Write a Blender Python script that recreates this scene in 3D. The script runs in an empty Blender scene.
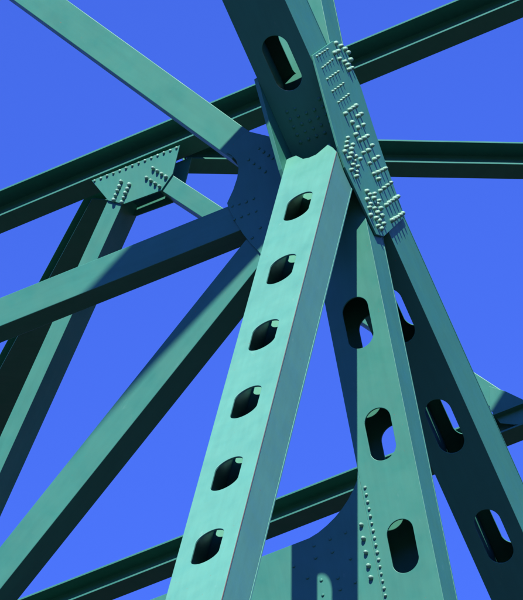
import bpy, bmesh, math, random
from mathutils import Vector, Matrix

random.seed(7)
scene = bpy.context.scene
COL = scene.collection
R = math.radians

# ---------------------------------------------------------------- camera
# World axes: X across the bridge, Y along it (away from the viewer), Z up.
F_PX, CX, CY = 5500.0, 261.5, 300.0          # focal length and centre in photo pixels
YAW, PITCH, ROLL = R(20.3116), R(32.2592), R(10.7847)
ca, sa, cb, sb, cc, sc = (math.cos(YAW), math.sin(YAW), math.cos(PITCH),
                          math.sin(PITCH), math.cos(ROLL), math.sin(ROLL))
FWD = Vector((-sa * cb, ca * cb, sb))
_r = Vector((ca, sa, 0)); _d = FWD.cross(_r)
RIGHT = cc * _r + sc * _d
DOWN = -sc * _r + cc * _d
EYE = Vector((0, 0, 1.6))
cam = bpy.data.objects.new('camera', bpy.data.cameras.new('camera'))
COL.objects.link(cam)
cam.data.sensor_fit = 'HORIZONTAL'
cam.data.sensor_width = 36.0
cam.data.lens = F_PX * 36.0 / 523.0
cam.data.clip_start = 0.5
cam.data.clip_end = 6000
mw = Matrix((RIGHT, -DOWN, -FWD)).transposed().to_4x4()
mw.translation = EYE
cam.matrix_world = mw
scene.camera = cam

# ---------------------------------------------------------------- sky and sun
SUN = Vector((0.527, -1.0, 1.4226)).normalized()      # towards the sun
world = bpy.data.worlds.new('World')
scene.world = world
world.use_nodes = True
wn = world.node_tree
bg = wn.nodes['Background']
sky = wn.nodes.new('ShaderNodeTexSky')
sky.sky_type = 'NISHITA'
sky.sun_disc = False
sky.sun_elevation = math.asin(SUN.z)
sky.sun_rotation = math.atan2(SUN.x, SUN.y)
sky.altitude = 3000
sky.air_density = 1.0
sky.dust_density = 0.0
sky.ozone_density = 3.0
tint = wn.nodes.new('ShaderNodeMix'); tint.data_type = 'RGBA'; tint.blend_type = 'MULTIPLY'
tint.inputs['Factor'].default_value = 1.0
tint.inputs['B'].default_value = (0.56, 0.78, 2.10, 1)     # blue cast of the slide film
wn.links.new(sky.outputs[0], tint.inputs['A'])
wn.links.new(tint.outputs['Result'], bg.inputs['Color'])
bg.inputs['Strength'].default_value = 0.085

sl = bpy.data.lights.new('sun', 'SUN')
sl.energy = 5.0
sl.angle = R(0.53)
sl.color = (1.0, 0.95, 0.87)
so = bpy.data.objects.new('sun', sl)
COL.objects.link(so)
so.rotation_euler = (-SUN).to_track_quat('-Z', 'Y').to_euler()
so.location = (0, 0, 120)

scene.view_settings.view_transform = 'Standard'
scene.view_settings.look = 'None'
scene.view_settings.exposure = 1.1
scene.view_settings.gamma = 1.0
scene.view_settings.use_curve_mapping = False

# ---------------------------------------------------------------- pixel -> place
def ray(x, y):
    return RIGHT * ((x - CX) / F_PX) + DOWN * ((y - CY) / F_PX) + FWD
def on(x, y, axis, v):
    """the point where the view through photo pixel x, y meets the plane axis = v"""
    r = ray(x, y)
    return EYE + r * ((v - EYE[axis]) / r[axis])

W = EYE + ray(303, 191) * 66.0               # working point of the near sway frame
YP = W.y                                     # plane of the near sway frame
XL = on(324, 300, 1, YP).x                   # inner and outer side of the truss members
XR = on(382.5, 300, 1, YP).x
XC, WID = (XL + XR) / 2, XR - XL
WF = on(519, 414, 0, W.x)                    # working point of the far sway frame
YF = WF.y
APEX = on(134, 161, 1, YF)
XU = 2 * APEX.x - XC                         # the other truss, left of the picture

# ---------------------------------------------------------------- materials
def mat(name):
    m = bpy.data.materials.new(name); m.use_nodes = True
    return m, m.node_tree, m.node_tree.nodes['Principled BSDF']

def paint(name, base, rust=0.0, rough=0.5):
    m, nt, b = mat(name)
    N, L = nt.nodes.new, nt.links.new
    tc = N('ShaderNodeTexCoord')
    geo = N('ShaderNodeObjectInfo')
    add = N('ShaderNodeVectorMath'); add.operation = 'ADD'
    L(tc.outputs['Object'], add.inputs[0]); 
    sc_ = N('ShaderNodeVectorMath'); sc_.operation = 'SCALE'; sc_.inputs['Scale'].default_value = 3.0
    L(geo.outputs['Location'], sc_.inputs[0]); L(sc_.outputs[0], add.inputs[1])
    def noise(scale, detail, stretch=None, rough_=0.6):
        n = N('ShaderNodeTexNoise'); n.inputs['Scale'].default_value = scale
        n.inputs['Detail'].default_value = detail; n.inputs['Roughness'].default_value = rough_
        if stretch:
            mp = N('ShaderNodeMapping'); mp.inputs['Scale'].default_value = stretch
            L(add.outputs[0], mp.inputs['Vector']); L(mp.outputs[0], n.inputs['Vector'])
        else:
            L(add.outputs[0], n.inputs['Vector'])
        return n.outputs['Fac']
    def ramp(src, stops):
        r = N('ShaderNodeValToRGB'); e = r.color_ramp.elements
        e[0].position, e[0].color = stops[0]; e[1].position, e[1].color = stops[1]
        L(src, r.inputs['Fac']); return r.outputs['Color']
    def mix(fac, a, bcol, mode='MIX'):
        x = N('ShaderNodeMix'); x.data_type = 'RGBA'; x.blend_type = mode
        if isinstance(fac, float): x.inputs['Factor'].default_value = fac
        else: L(fac, x.inputs['Factor'])
        for key, v in (('A', a), ('B', bcol)):
            if isinstance(v, tuple): x.inputs[key].default_value = v
            else: L(v, x.inputs[key])
        return x.outputs['Result']
    g = lambda v: (v, v, v, 1)
    # broad fading of the paint, runs along the member, fine chalking, small chips
    c = mix(1.0, base + (1,), ramp(noise(0.9, 3), ((0.3, g(0.93)), (0.7, g(1.05)))), 'MULTIPLY')
    c = mix(1.0, c, ramp(noise(2.2, 4, (6.0, 0.7, 6.0)), ((0.3, g(0.94)), (0.72, g(1.05)))), 'MULTIPLY')
    chalk = ramp(noise(5.0, 5, (1.6, 0.6, 1.6), 0.7), ((0.66, g(0.0)), (0.78, g(0.4))))
    c = mix(chalk, c, (base[0] * 2.2 + .05, base[1] * 1.25 + .05, base[2] * 1.35 + .05, 1))
    chips = ramp(noise(28.0, 3), ((0.735 - rust * .1, g(0.0)), (0.76 - rust * .1, g(0.8))))
    c = mix(chips, c, (0.16, 0.09, 0.05, 1))
    L(c, b.inputs['Base Color'])
    rr = ramp(noise(3.0, 4), ((0.3, g(rough - 0.08)), (0.7, g(rough + 0.14))))
    L(rr, b.inputs['Roughness'])
    b.inputs['Specular IOR Level'].default_value = 0.3
    bp = N('ShaderNodeBump'); bp.inputs['Strength'].default_value = 0.012
    bp.inputs['Distance'].default_value = 0.02
    L(noise(1.7, 4), bp.inputs['Height']); L(bp.outputs[0], b.inputs['Normal'])
    return m

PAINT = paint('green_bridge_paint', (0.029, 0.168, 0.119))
PAINT_SUNLIT = paint('green_bridge_paint_sunlit', (0.062, 0.218, 0.160), rust=0.15)  # sunlit brightness of the diagonal put into a lighter base green
BOLT = paint('bolt_paint', (0.15, 0.31, 0.225), rust=0.5, rough=0.42)
m, nt, b = mat('rusty_plate_edge')
n = nt.nodes.new('ShaderNodeTexNoise'); n.inputs['Scale'].default_value = 7; n.inputs['Detail'].default_value = 6
r_ = nt.nodes.new('ShaderNodeValToRGB')
r_.color_ramp.elements[0].position = 0.44; r_.color_ramp.elements[0].color = (0.09, 0.20, 0.15, 1)
r_.color_ramp.elements[1].position = 0.60; r_.color_ramp.elements[1].color = (0.20, 0.075, 0.045, 1)
nt.links.new(n.outputs['Fac'], r_.inputs['Fac']); nt.links.new(r_.outputs[0], b.inputs['Base Color'])
b.inputs['Roughness'].default_value = 0.8
RUST = m

m, nt, b = mat('dim_bounce_surface')
n = nt.nodes.new('ShaderNodeTexNoise'); n.inputs['Scale'].default_value = 0.5; n.inputs['Detail'].default_value = 6
tc = nt.nodes.new('ShaderNodeTexCoord'); nt.links.new(tc.outputs['Object'], n.inputs['Vector'])
bp = nt.nodes.new('ShaderNodeBump'); bp.inputs['Strength'].default_value = 0.4; bp.inputs['Distance'].default_value = 0.3
nt.links.new(n.outputs['Fac'], bp.inputs['Height']); nt.links.new(bp.outputs[0], b.inputs['Normal'])
b.inputs['Base Color'].default_value = (0.012, 0.010, 0.013, 1)
b.inputs['Roughness'].default_value = 0.35
b.inputs['IOR'].default_value = 1.33
WATER = m

# ---------------------------------------------------------------- mesh helpers
WORLD = {}
def put(name, me, matrix, parent=None, material=None, bevel=0.0):
    o = bpy.data.objects.new(name, me)
    COL.objects.link(o)
    if material and not me.materials: me.materials.append(material)
    WORLD[o.name] = matrix.copy()
    if parent is not None:
        o.parent = parent
        o.matrix_basis = WORLD[parent.name].inverted() @ matrix
    else:
        o.matrix_basis = matrix
    if bevel:
        bv = o.modifiers.new('soft_edges', 'BEVEL')
        bv.width = bevel; bv.segments = 2; bv.limit_method = 'ANGLE'; bv.angle_limit = R(50)
        bv.harden_normals = False
    return o

def finish(bm, name):
    bmesh.ops.recalc_face_normals(bm, faces=bm.faces)
    me = bpy.data.meshes.new(name); bm.to_mesh(me); bm.free()
    return me

def add_box(bm, x0, x1, y0, y1, z0, z1):
    v = [bm.verts.new(p) for p in ((x0, y0, z0), (x1, y0, z0), (x1, y1, z0), (x0, y1, z0),
                                   (x0, y0, z1), (x1, y0, z1), (x1, y1, z1), (x0, y1, z1))]
    for q in ((0, 3, 2, 1), (4, 5, 6, 7), (0, 1, 5, 4), (1, 2, 6, 5), (2, 3, 7, 6), (3, 0, 4, 7)):
        bm.faces.new([v[i] for i in q])

def extrude_flat(bm, thick):
    """give the flat faces lying at z = 0 a thickness towards -z"""
    faces = list(bm.faces)
    r = bmesh.ops.extrude_face_region(bm, geom=faces)
    for e in r['geom']:
        if isinstance(e, bmesh.types.BMVert): e.co.z -= thick

def plate_mesh(name, pts, thick):
    bm = bmesh.new()
    bm.faces.new([bm.verts.new((p[0], p[1], 0)) for p in pts])
    extrude_flat(bm, thick)
    return finish(bm, name)

def stadium(cy, hl, hw, n=40):
    r = hw / 2; s = hl / 2 - r; out = []
    for i in range(n):
        a = 2 * math.pi * i / n
        x, y = r * math.cos(a), r * math.sin(a)
        out.append((x, cy + y + (s if math.sin(a) >= 0 else -s)))
    return out

def cover_mesh(name, y0, y1, holes, hl, hw, width, thick, end=None):
    """flat plate along y with long rounded holes; end = points of a shaped y1 end, right to left"""
    bm = bmesh.new(); h = width / 2
    holes = sorted(holes)
    V = lambda x, y: bm.verts.new((x, y, 0))
    cuts = []
    for c in holes:
        cuts.append((c - hl * 0.75, c + hl * 0.75, c))
    row = [(-h, y0), (h, y0)]                 # points of the last closed row, left to right
    for a, b_, c in cuts:
        ring = stadium(c, hl, hw)
        outer = []
        for (px, py) in ring:                 # push each ring point out to the cell's border
            dx, dy = px, py - c
            t = min(h / abs(dx) if abs(dx) > 1e-9 else 1e9,
                    (hl * 0.75) / abs(dy) if abs(dy) > 1e-9 else 1e9)
            outer.append([dx * t, c + dy * t])
        for cx_ in (-h, h):
            for cy_ in (a, b_):               # snap the nearest point to each corner
                k = min(range(len(outer)), key=lambda i: (outer[i][0] - cx_) ** 2 + (outer[i][1] - cy_) ** 2)
                outer[k] = [cx_, cy_]
        low_ = sorted([tuple(p) for p in outer if abs(p[1] - a) < 1e-6])
        high = sorted([tuple(p) for p in outer if abs(p[1] - b_) < 1e-6])
        bm.faces.new([V(*p) for p in row] + [V(*p) for p in reversed(low_)])
        rv = [V(*p) for p in ring]; ov = [V(*p) for p in outer]
        for i in range(len(ring)):
            j = (i + 1) % len(ring)
            bm.faces.new([rv[i], ov[i], ov[j], rv[j]])
        row = high
    if end:
        bm.faces.new([V(*p) for p in row] + [V(*p) for p in end])
    else:
        bm.faces.new([V(*p) for p in row] + [V(h, y1), V(-h, y1)])
    bmesh.ops.remove_doubles(bm, verts=bm.verts, dist=1e-5)
    extrude_flat(bm, thick)
    me = finish(bm, name)
    return me

def frame_yz(A, n):
    """local frame of a truss member: x = world X, z = outward normal n (in the YZ plane)"""
    X = Vector((1, 0, 0)); n = n.normalized(); u = n.cross(X)
    mtx = Matrix((X, u, n)).transposed().to_4x4()
    mtx.translation = A
    return mtx

# rivets and bolts share three meshes
def bolt_mesh(name, r, h, seg=10):
    """domed rivet head: a short drum under a dome"""
    bm = bmesh.new(); rings = []
    for rr, z in ((r * 1.0, -0.004), (r * 1.0, h * .35), (r * .82, h * .75), (r * .42, h * .97)):
        rings.append([bm.verts.new((rr * math.cos(2 * math.pi * i / seg), rr * math.sin(2 * math.pi * i / seg), z)) for i in range(seg)])
    for a, b_ in zip(rings, rings[1:]):
        for i in range(seg):
            bm.faces.new([a[i], a[(i + 1) % seg], b_[(i + 1) % seg], b_[i]])
    bm.faces.new(rings[-1])
    me = finish(bm, name)
    for p in me.polygons: p.use_smooth = True
    me.materials.append(BOLT)
    return me
RIVET_S = bolt_mesh('small_rivet', 0.0175, 0.028)
RIVET_M = bolt_mesh('rivet', 0.020, 0.024)
RIVET_F = bolt_mesh('flat_rivet', 0.021, 0.013); RIVET_F.materials[0] = PAINT
BOLT_L = bolt_mesh('bolt', 0.0285, 0.050)

def rivet(parent, me, point, normal):
    q = normal.to_track_quat('Z', 'Y').to_matrix().to_4x4()
    q = q @ Matrix.Rotation(random.uniform(0, 6.28), 4, 'Z')
    k_ = random.uniform(0.86, 1.1)
    q = q @ Matrix.Diagonal((k_, k_ * random.uniform(0.9, 1.05), random.uniform(0.85, 1.15), 1))
    q.translation = point
    return put('rivet', me, q, parent)

# ---------------------------------------------------------------- setting
bm = bmesh.new()
S = 2500; k = 24
gv = [[bm.verts.new((-S + 2 * S * i / k, -S + 2 * S * j / k, 0)) for j in range(k + 1)] for i in range(k + 1)]
for i in range(k):
    for j in range(k):
        bm.faces.new([gv[i][j], gv[i + 1][j], gv[i + 1][j + 1], gv[i][j + 1]])
dim_bounce_water = put('dim_bounce_water', finish(bm, 'dim_bounce_water'), Matrix.Identity(4), None, WATER)  # unseen ground, made dark water so undersides get little bounce
dim_bounce_water['kind'] = 'structure'
dim_bounce_water['label'] = 'unseen dark water under the steel bridge, added for dim bounce light'

# unseen terrain ring added to block low sky and darken undersides
m, nt, b = mat('sky_block_slope')
n = nt.nodes.new('ShaderNodeTexNoise'); n.inputs['Scale'].default_value = 0.15; n.inputs['Detail'].default_value = 8
r_ = nt.nodes.new('ShaderNodeValToRGB')
r_.color_ramp.elements[0].position = 0.35; r_.color_ramp.elements[0].color = (0.022, 0.026, 0.016, 1)
r_.color_ramp.elements[1].position = 0.7; r_.color_ramp.elements[1].color = (0.055, 0.055, 0.034, 1)
tc = nt.nodes.new('ShaderNodeTexCoord'); nt.links.new(tc.outputs['Object'], n.inputs['Vector'])
nt.links.new(n.outputs['Fac'], r_.inputs['Fac']); nt.links.new(r_.outputs[0], b.inputs['Base Color'])
b.inputs['Roughness'].default_value = 0.95
SKY_BLOCK = m
bm = bmesh.new(); rings = []
NA = 96
for r0, h0 in ((190, -0.5), (230, 14), (300, 46), (400, 88), (520, 118), (700, 130), (1000, 120)):
    ring = []
    for i in range(NA):
        a = 2 * math.pi * i / NA
        wob = (math.sin(3 * a + 0.6) + 0.6 * math.sin(7 * a + 2.0) + 0.35 * math.sin(17 * a + r0 * .01)) * 0.13
        rr = r0 * (1 + 0.35 * wob)
        ring.append(bm.verts.new((rr * math.cos(a), 30 + rr * math.sin(a), h0 * (1 + wob) if h0 > 0 else h0)))
    rings.append(ring)
for ra, rb in zip(rings, rings[1:]):
    for i in range(NA):
        j = (i + 1) % NA
        bm.faces.new([ra[i], ra[j], rb[j], rb[i]])
sky_block_hills = put('sky_block_hills', finish(bm, 'sky_block_hills'), Matrix.Identity(4), None, SKY_BLOCK)
for p in sky_block_hills.data.polygons: p.use_smooth = True
sky_block_hills['kind'] = 'structure'
sky_block_hills['label'] = 'unseen dark terrain ring added to block low sky light'

# ---------------------------------------------------------------- the bridge
bridge = bpy.data.objects.new('steel_truss_bridge', None)
COL.objects.link(bridge)
bridge.location = (XC, YP, 0)
WORLD[bridge.name] = Matrix.Translation((XC, YP, 0))
bridge['label'] = 'green painted riveted steel truss bridge of perforated box members against blue sky'
bridge['category'] = 'bridge'

CT = 0.022          # cover plate thickness
HL, HW = 0.70, 0.335  # perforation length and width

def member(name, A, Bp, n, depth, s0, s1, hole_pts, end=None, label=None, material=PAINT, rusty=False, rear_skip=()):
    """box member in the truss plane: two perforated cover plates between two side plates.
    A, Bp: two points of the front cover's outer edge; n: outward normal of the front cover"""
    A = Vector((XC, A.y, A.z))
    M = frame_yz(A, n)
    Mi = M.inverted()
    holes = []
    for px in hole_pts:                              # photo pixel -> point of the cover's plane
        r = ray(*px); t = (A - EYE).dot(n) / r.dot(n)
        holes.append((Mi @ (EYE + r * t)).y)
    lo, hi = min(s0, s1), max(s0, s1)
    bm = bmesh.new()
    h = WID / 2
    for s in (-1, 1):
        xa, xb = sorted((s * (h - 0.004), s * (h - 0.026)))
        add_box(bm, xa, xb, lo, hi - 0.01, -depth + CT + 0.001, -CT - 0.001)
    part = put(name, finish(bm, name), M, bridge, material, 0.004)
    if label: part['label'] = label
    front = cover_mesh('cover_plate', lo, hi, [q for q in holes if lo < q < hi], HL, HW, WID, CT, end)
    if rusty:
        front.materials.append(material); front.materials.append(RUST)
        for p in front.polygons:
            if p.normal.x > 0.9 and p.center.x > h - 0.002: p.material_index = 1
    put('cover_plate', front, M, part, material, 0.005)
    M2 = M @ Matrix.Translation((0, 0, -depth + CT))
    put('cover_plate', cover_mesh('rear_cover', lo, hi - 0.03, [q for i, q in enumerate(holes) if lo < q < hi and i not in rear_skip], HL, HW, WID, CT),
        M2, part, material, 0.004)
    return part, M

def line_member(px_a, px_b, flip):
    A = on(*px_a, 0, XR); B_ = on(*px_b, 0, XR)
    u = (B_ - A).normalized()
    n = Vector((0, u.z, -u.y)) * flip
    return A, B_, n

# --- vertical post through the joint
A = Vector((XC, YP, W.z))
post, MP = member('vertical_post', A, A, Vector((0, -1, 0)), 0.49, -W.z - 0.3, 6.6,
                  [(357, 323), (380, 434), (402, 546)] + [(402 + 22.5 * i, 546 + 112 * i) for i in (1, 2, 3)], rear_skip=(2,),
                  label='vertical perforated post half in the shadow of the sunlit diagonal')

# --- bright diagonal running down towards the viewer
A, B_, n = line_member((329, 180), (221, 600), 1)
if n.z < 0: n = -n
Mb = frame_yz(Vector((XC, A.y, A.z)), n); Mbi = Mb.inverted()
def on_plane(px, P, n):
    r = ray(*px); return EYE + r * ((P - EYE).dot(n) / r.dot(n))
endpx = [(337.5, 151), (329, 143.5), (322, 149.5), (316, 154.5), (309, 157.6), (303, 158.8), (296, 155.5), (287, 159)]
end = [(lambda q: (max(-WID / 2, min(WID / 2, q.x)), q.y))(Mbi @ on_plane(p, A, n)) for p in endpx]
end[0] = (WID / 2, end[0][1]); end[-1] = (-WID / 2, end[-1][1])
u_up = n.cross(Vector((1, 0, 0)))
ylow = -(A.z + 0.3) / u_up.z
hp = [(298, 206), (281, 269), (263, 335), (245, 402), (225, 474), (205, 547)]
hp += [(205 - 20.5 * i, 547 + 77 * i) for i in (1, 2, 3, 4)]
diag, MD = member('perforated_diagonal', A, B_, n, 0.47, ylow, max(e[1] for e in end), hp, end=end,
                  label='brightly sunlit perforated diagonal with rust along one edge', material=PAINT_SUNLIT, rusty=True)

# --- dark main diagonal: from high over the viewer through the joint, down and away
A, B_, n = line_member((285, 0), (523, 532), 1)
if n.z > 0: n = -n
A3 = Vector((XC, A.y, A.z))
u3 = n.cross(Vector((1, 0, 0)))
s_gnd = -(A.z + 0.3) / u3.z
s_top = 9.0 / u3.z
main, MM = member('perforated_diagonal', A, B_, n, 0.92, s_gnd, s_top,
                  [(285, 62), (405, 312), (448, 425), (497, 535), (545, 645)],
                  label='deep diagonal seen from its dark shaded perforated underside')
# faint rivet field on its underside above the joint
for i in range(6):
    for j in range(5):
        p = on_plane((287 + i * 8.0 + j * 3.4, 112 - i * 3.2 + j * 7.6), A, n)
        if i in (2, 3) and j == 0: continue
        rivet(main, RIVET_F, p, n)

# --- big gusset plates of the joint, outer (with its rivets) and inner
GP = [(313, 55), (333, 41), (345.5, 46.5), (353, 69), (361, 87), (373, 125), (385.5, 162.5), (405, 217),
      (384, 236.5), (376.5, 234.5), (345, 167), (338, 146), (326, 103)]
XG = XR + 0.03
MG = Matrix((Vector((0, 1, 0)), Vector((0, 0, 1)), Vector((1, 0, 0)))).transposed().to_4x4()
MG.translation = Vector((XG, YP, W.z)); MGi = MG.inverted()
pts = [(MGi @ on(*p, 0, XG)).xy for p in GP]
gus = put('gusset_plate', plate_mesh('gusset_plate', pts, 0.027), MG, bridge, PAINT, 0.005)
gus['label'] = 'long riveted gusset plate on the outer face of the joint'
MG2 = MG.copy(); MG2.translation.x = XL
pts2 = list(pts)
gin = put('gusset_plate', plate_mesh('gusset_plate', [(x, y) for (x, y) in pts2], 0.05), MG2, bridge, PAINT, 0.005)
small, large = [], []
def za(l, o, s, dst):
    for x, y in l: dst.append((o[0] + x / s, o[1] + y / s))
for (x0, y0), (x1, y1) in (((55, 185), (145, 125)), ((103, 283), (187, 215)), ((145, 382), (235, 318)), ((190, 485), (280, 418)), ((240, 580), (325, 513))):
    za([(x0 + (x1 - x0) * i / 4, y0 + (y1 - y0) * i / 4) for i in range(5)], (310, 35), 8.567, small)
za([(215, 75), (253, 100), (290, 127), (322, 155), (228, 146), (202, 158), (243, 210), (285, 235), (312, 262), (338, 218), (352, 288), (325, 302)],
   (310, 35), 8.567, large)
za([(165, 165), (203, 132), (229, 114), (256, 97), (272, 186), (296, 170), (225, 240), (275, 285), (320, 260), (253, 345), (292, 392), (322, 376), (349, 358),
    (395, 437), (188, 372), (178, 410), (172, 450), (160, 490), (230, 432), (218, 468), (213, 510), (320, 500), (360, 480)], (325, 95), 8.567, large)
za([(20, 25), (60, 15), (95, 30), (55, 45), (47, 70), (80, 80), (35, 103), (72, 118), (68, 147), (208, 18), (188, 34), (158, 60), (186, 129), (211, 120),
    (236, 107), (258, 96), (215, 165), (228, 243), (253, 224), (276, 206), (299, 189), (268, 337), (287, 322), (306, 308), (325, 295), (344, 282),
    (306, 439), (325, 428), (343, 417), (361, 405), (380, 392), (138, 245), (160, 268), (190, 262), (140, 300), (185, 292), (220, 308), (165, 330),
    (205, 333), (155, 355), (190, 360), (232, 360), (165, 405), (210, 388), (242, 408), (200, 425), (225, 442), (252, 462), (212, 477), (238, 495)],
   (345, 155), 6.67, large)
NX = Vector((1, 0, 0)); NY = Vector((0, -1, 0))
for p in small: rivet(gus, RIVET_S, on(*p, 0, XG), NX)
for p in large: rivet(gus, BOLT_L, on(*p, 0, XG), NX)

# --- sway frame pieces lying in planes across the bridge
def frame_xz(P, d):
    """x = across the piece, y = along d (in the XZ plane), z = towards the viewer (-Y)"""
    d = d.normalized(); z = NY; x = d.cross(z)
    mtx = Matrix((x, d, z)).transposed().to_4x4(); mtx.translation = P
    return mtx

def brace(name, px_a, px_b, Y, w, depth, s0=0.0, s1=0.0, material=PAINT):
    """closed box brace; px_a, px_b: two photo pixels of its front face's centre line;
    s0, s1: metres added beyond them"""
    a = on(*px_a, 1, Y); b_ = on(*px_b, 1, Y); d = (b_ - a).normalized()
    a = a - d * s0; b_ = b_ + d * s1
    M = frame_xz(a, d); L = (b_ - a).length
    bm = bmesh.new()
    add_box(bm, -w / 2, w / 2, 0, L, -depth, 0)
    return put(name, finish(bm, name), M, bridge, material, 0.008), M, L

def flat_plate(name, px, Y, thick, parent=None, material=PAINT):
    M = Matrix((Vector((1, 0, 0)), Vector((0, 0, 1)), NY)).transposed().to_4x4()
    M.translation = on(*px[0], 1, Y); Mi = M.inverted()
    pts = [(Mi @ on(*p, 1, Y)).xy for p in px]
    return put(name, plate_mesh(name, pts, thick), M, parent or bridge, material, 0.004)

YB = YP + 0.045            # fronts of the near braces
# K of the near frame: up-left, left, down-left from the joint
br1, _, _ = brace('sway_brace', (40, 0), (236, 142), YB, 0.40, 0.34, s0=2.2, s1=0.12)
br2, _, _ = brace('cross_strut', (0, 312), (246, 213.5), YB, 0.395, 0.34, s0=3.9, s1=0.1)
br3, _, _ = brace('sway_brace', (2, 565.5), (252, 253), YB, 0.40, 0.40, s0=2.6, s1=0.1)
ng = flat_plate('gusset_plate', [(247, 131), (272, 137), (300, 150), (300, 250), (266, 262), (259, 252), (250, 243), (243, 234), (236, 223), (228, 207), (227, 203),
                                 (233, 190), (237, 178), (238.5, 168), (236, 160), (231, 155), (226, 152.5), (235, 142)], YP + 0.02, 0.024)
ng['label'] = 'shaded gusset plate joining three braces beside the sunlit diagonal'
def zz(l, o, s): return [(o[0] + x / s, o[1] + y / s) for x, y in l]
for p in zz([(165, 213), (188, 230), (212, 248), (237, 265), (210, 165), (230, 180), (250, 195), (268, 208), (95, 412), (125, 403), (155, 394), (187, 380),
             (105, 470), (135, 458), (165, 446), (197, 434), (180, 548), (215, 505)], (210, 110), 4.29):
    rivet(ng, RIVET_F, on(*p, 1, YP + 0.02), NY)

# lower strut with its curved haunch against the post
hp_ = [(300, 541.5), (309, 538), (318, 532.5), (327, 525), (335, 517), (342, 508.5), (348, 499.5), (353, 490), (357, 480), (360, 469)]
Ys = YP + 0.010
Mh = Matrix((Vector((1, 0, 0)), Vector((0, 0, 1)), NY)).transposed().to_4x4()
Mh.translation = on(300, 541.5, 1, Ys); Mhi = Mh.inverted()
hq = [(Mhi @ on(*p, 1, Ys)).xy for p in hp_]
xl_ = XL - Mh.translation.x - 0.002
hq[-1].x = xl_
poly = [(XU + WID / 2 - Mh.translation.x, 0.0)] + [tuple(q) for q in hq] + [(xl_, -1.75), (XU + WID / 2 - Mh.translation.x, -1.75)]
poly[1] = (poly[1][0], 0.0)
haunch = put('cross_strut', plate_mesh('cross_strut', poly, 0.03), Mh, bridge, PAINT, 0.004)
haunch['label'] = 'deep plate strut with a curved haunch meeting the vertical post'
put('rear_plate', plate_mesh('rear_plate', poly, 0.02), Mh @ Matrix.Translation((0, 0, -0.36)), haunch, PAINT, 0.003)
for p in zz([(285, 272), (218, 300), (148, 330), (228, 356), (155, 382), (307, 387), (252, 470), (328, 490), (262, 520), (120, 470), (180, 480), (187, 545), (60, 420)], (280, 470), 4.358):
    rivet(haunch, RIVET_F, on(*p, 1, Ys), NY)
for p in zz([(356, 240), (366, 300), (376, 360), (387, 418), (398, 470)], (280, 470), 4.358):
    rivet(haunch, BOLT_L, on(*p, 1, Ys), NY)
# connection plate lapping the post's edge: the lit strip beside the post, with its rivet line
for i in range(18):
    t = i / 15.0
    rivet(post, RIVET_M, on(365.2 + t * 20.5, 487.5 + t * 108, 1, YP), NY)

# --- far frame: two rolled H struts, an inverted V of braces under a trapezium gusset
def h_beam(name, M, L, height, fw, parent=bridge, ft=0.026, wt=0.018, lip=0.0):
    """M: x along the beam, y across (flange width, 0 at the near edge, going back), z up, origin at the near bottom edge"""
    bm = bmesh.new()
    add_box(bm, 0, L, fw / 2 - wt / 2, fw / 2 + wt / 2, ft, height - ft)
    web = put(name, finish(bm, name), M, parent, PAINT)
    for z0, z1 in ((0, ft), (height - ft, height)):
        bm = bmesh.new(); add_box(bm, 0, L, -lip if z0 > 0 else 0, fw, z0, z1)
        put('flange', finish(bm, 'flange'), M, web, PAINT, 0.003)
    return web

def x_strut(name, zb, zt, x0, x1, Y, fw, lip=0.15):
    M = Matrix.Translation((x0, Y, zb))
    return h_beam(name, M, x1 - x0, zt - zb, fw, lip=lip)

LIP = 0.15                                  # added top flange overhang that shades the web and bottom flange
XFR = on(660, 340, 1, YF).x
ZUT = on(230, 190 - .4176 * 230, 1, YF - LIP).z
ZUB = on(100, 215.7 - 41.3, 1, YF).z
ZLT = on(200, 595 - .392 * (200 - 28.7), 1, YF - 0.09).z
ZLB = on(200, 549.2, 1, YF).z - 0.013
up = x_strut('cross_strut', ZUB, ZUT, XU - 0.4, XFR, YF, 0.40)
up['label'] = 'far rolled steel strut with a thin sunlit flange line'
low = x_strut('cross_strut', ZLB, ZLT, XU - 0.4, XFR, YF, 0.37, lip=0.09)
fg = flat_plate('gusset_plate', [(91.5, 180.5), (179.8, 145.2), (172.5, 174), (161, 190.5), (124, 204), (108, 200.5)], YF - 0.001, 0.022)
fg['label'] = 'small sunlit trapezium gusset plate hanging under the far strut'
put('rear_plate', fg.data, WORLD[fg.name] @ Matrix.Translation((0, 0, -0.36)), fg)
for i in range(14):
    t = i / 13.0
    rivet(fg, RIVET_M, on(94.7 + t * 82, 181 - t * 33, 1, YF - 0.001), NY)
for (a, b_, nn) in (((155, 195), (127, 263), 5), ((185, 205), (157, 272), 5), ((275, 145), (322, 176), 4), ((250, 180), (299, 213), 4)):
    for i in range(nn):
        t = i / (nn - 1)
        p = (80 + (a[0] + (b_[0] - a[0]) * t) / 3.736, 130 + (a[1] + (b_[1] - a[1]) * t) / 3.736)
        rivet(fg, BOLT_L, on(*p, 1, YF - 0.001), NY)
br4, _, _ = brace('sway_brace', (119, 193.5), (24.5, 401), YF + 0.024, 0.255, 0.42, s1=6.0)
br5, _, _ = brace('sway_brace', (160, 178.2), (519, 413.6), YF + 0.024, 0.265, 0.36)
flat_plate('gusset_plate', [(489, 386), (505, 391), (523, 399.5), (560, 417), (560, 424), (514, 424.5), (500, 423), (490, 409)], YF + 0.002, 0.02)

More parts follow.
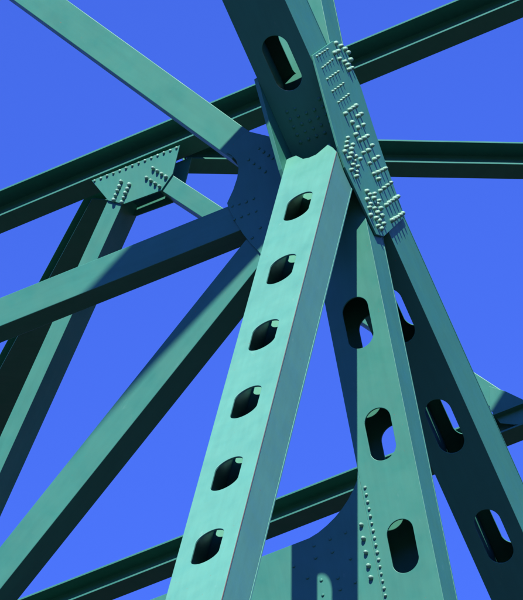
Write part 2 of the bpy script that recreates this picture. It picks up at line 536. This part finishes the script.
# laterals of the far panel, spreading back from the strut's middle
def lateral(px_a, px_b, height, fw, back, ext, name='lateral_brace'):
    a = on(*px_a, 2, ZUB); b_ = on(*px_b, 2, ZUB)
    d = (b_ - a).normalized(); y = Vector((0, 0, 1)).cross(d)
    M = Matrix((d, y, Vector((0, 0, 1)))).transposed().to_4x4()
    M.translation = a - d * back
    return h_beam(name, M, (b_ - a).length + back + ext, height, fw, lip=LIP)
lateral((187, 158.6), (523, 164.5), 0.28, 0.36, 0.0, 4.0)
a = on(92, 199, 2, ZUB); b_ = on(13, 345, 2, ZUB)
d = (a - b_).normalized(); y = Vector((0, 0, 1)).cross(d)       # runs towards the strut, near edge on its left
M = Matrix((d, y, Vector((0, 0, 1)))).transposed().to_4x4()
M.translation = b_ - d * 4.0
if (Vector((1, 0, 0)).dot(y)) < 0:
    d = -d; y = -y
    M = Matrix((d, y, Vector((0, 0, 1)))).transposed().to_4x4(); M.translation = a
    L = (a - b_).length + 4.0
else:
    L = (a - b_).length + 4.0
h_beam('lateral_brace', M, L, 0.20, 0.60, ft=0.010)
# lateral of the near panel, above the picture, whose shadow falls on the far frame's corner
Q = on(497, 400, 1, YF); kq = (ZUB + 0.4 - Q.z) / 1.4226
src = Vector((Q.x + 0.527 * kq, YF - kq, ZUB))
d = Vector((1, 1, 0)).normalized(); y = Vector((0, 0, 1)).cross(d)
M = Matrix((d, y, Vector((0, 0, 1)))).transposed().to_4x4()
M.translation = src - d * (src.y - YP - 0.55) * math.sqrt(2) - y * 0.52
h_beam('lateral_brace', M, 8.3, 0.40, 0.52)

# --- near frame's top strut and the other truss's posts, out of the picture, that the braces run to
ptop = x_strut('cross_strut', W.z + 6.05, W.z + 6.45, XU - 0.4, XL - 0.01, YP + 0.03, 0.40)
def plain_post(x, Y, ztop):
    bm = bmesh.new()
    add_box(bm, -WID / 2, WID / 2, 0, ztop + 0.3, -0.49, 0)
    M = frame_yz(Vector((x, Y, -0.3)), NY)
    return put('vertical_post', finish(bm, 'vertical_post'), M, bridge, PAINT, 0.006)
plain_post(XU, YP - 0.002, W.z + 6.6)
plain_post(XU, YF - 0.002, ZUT + 0.2)
plain_post(XFR + WID / 2, YF - 0.002, ZUT + 0.2)

scene.render.engine = 'CYCLES'
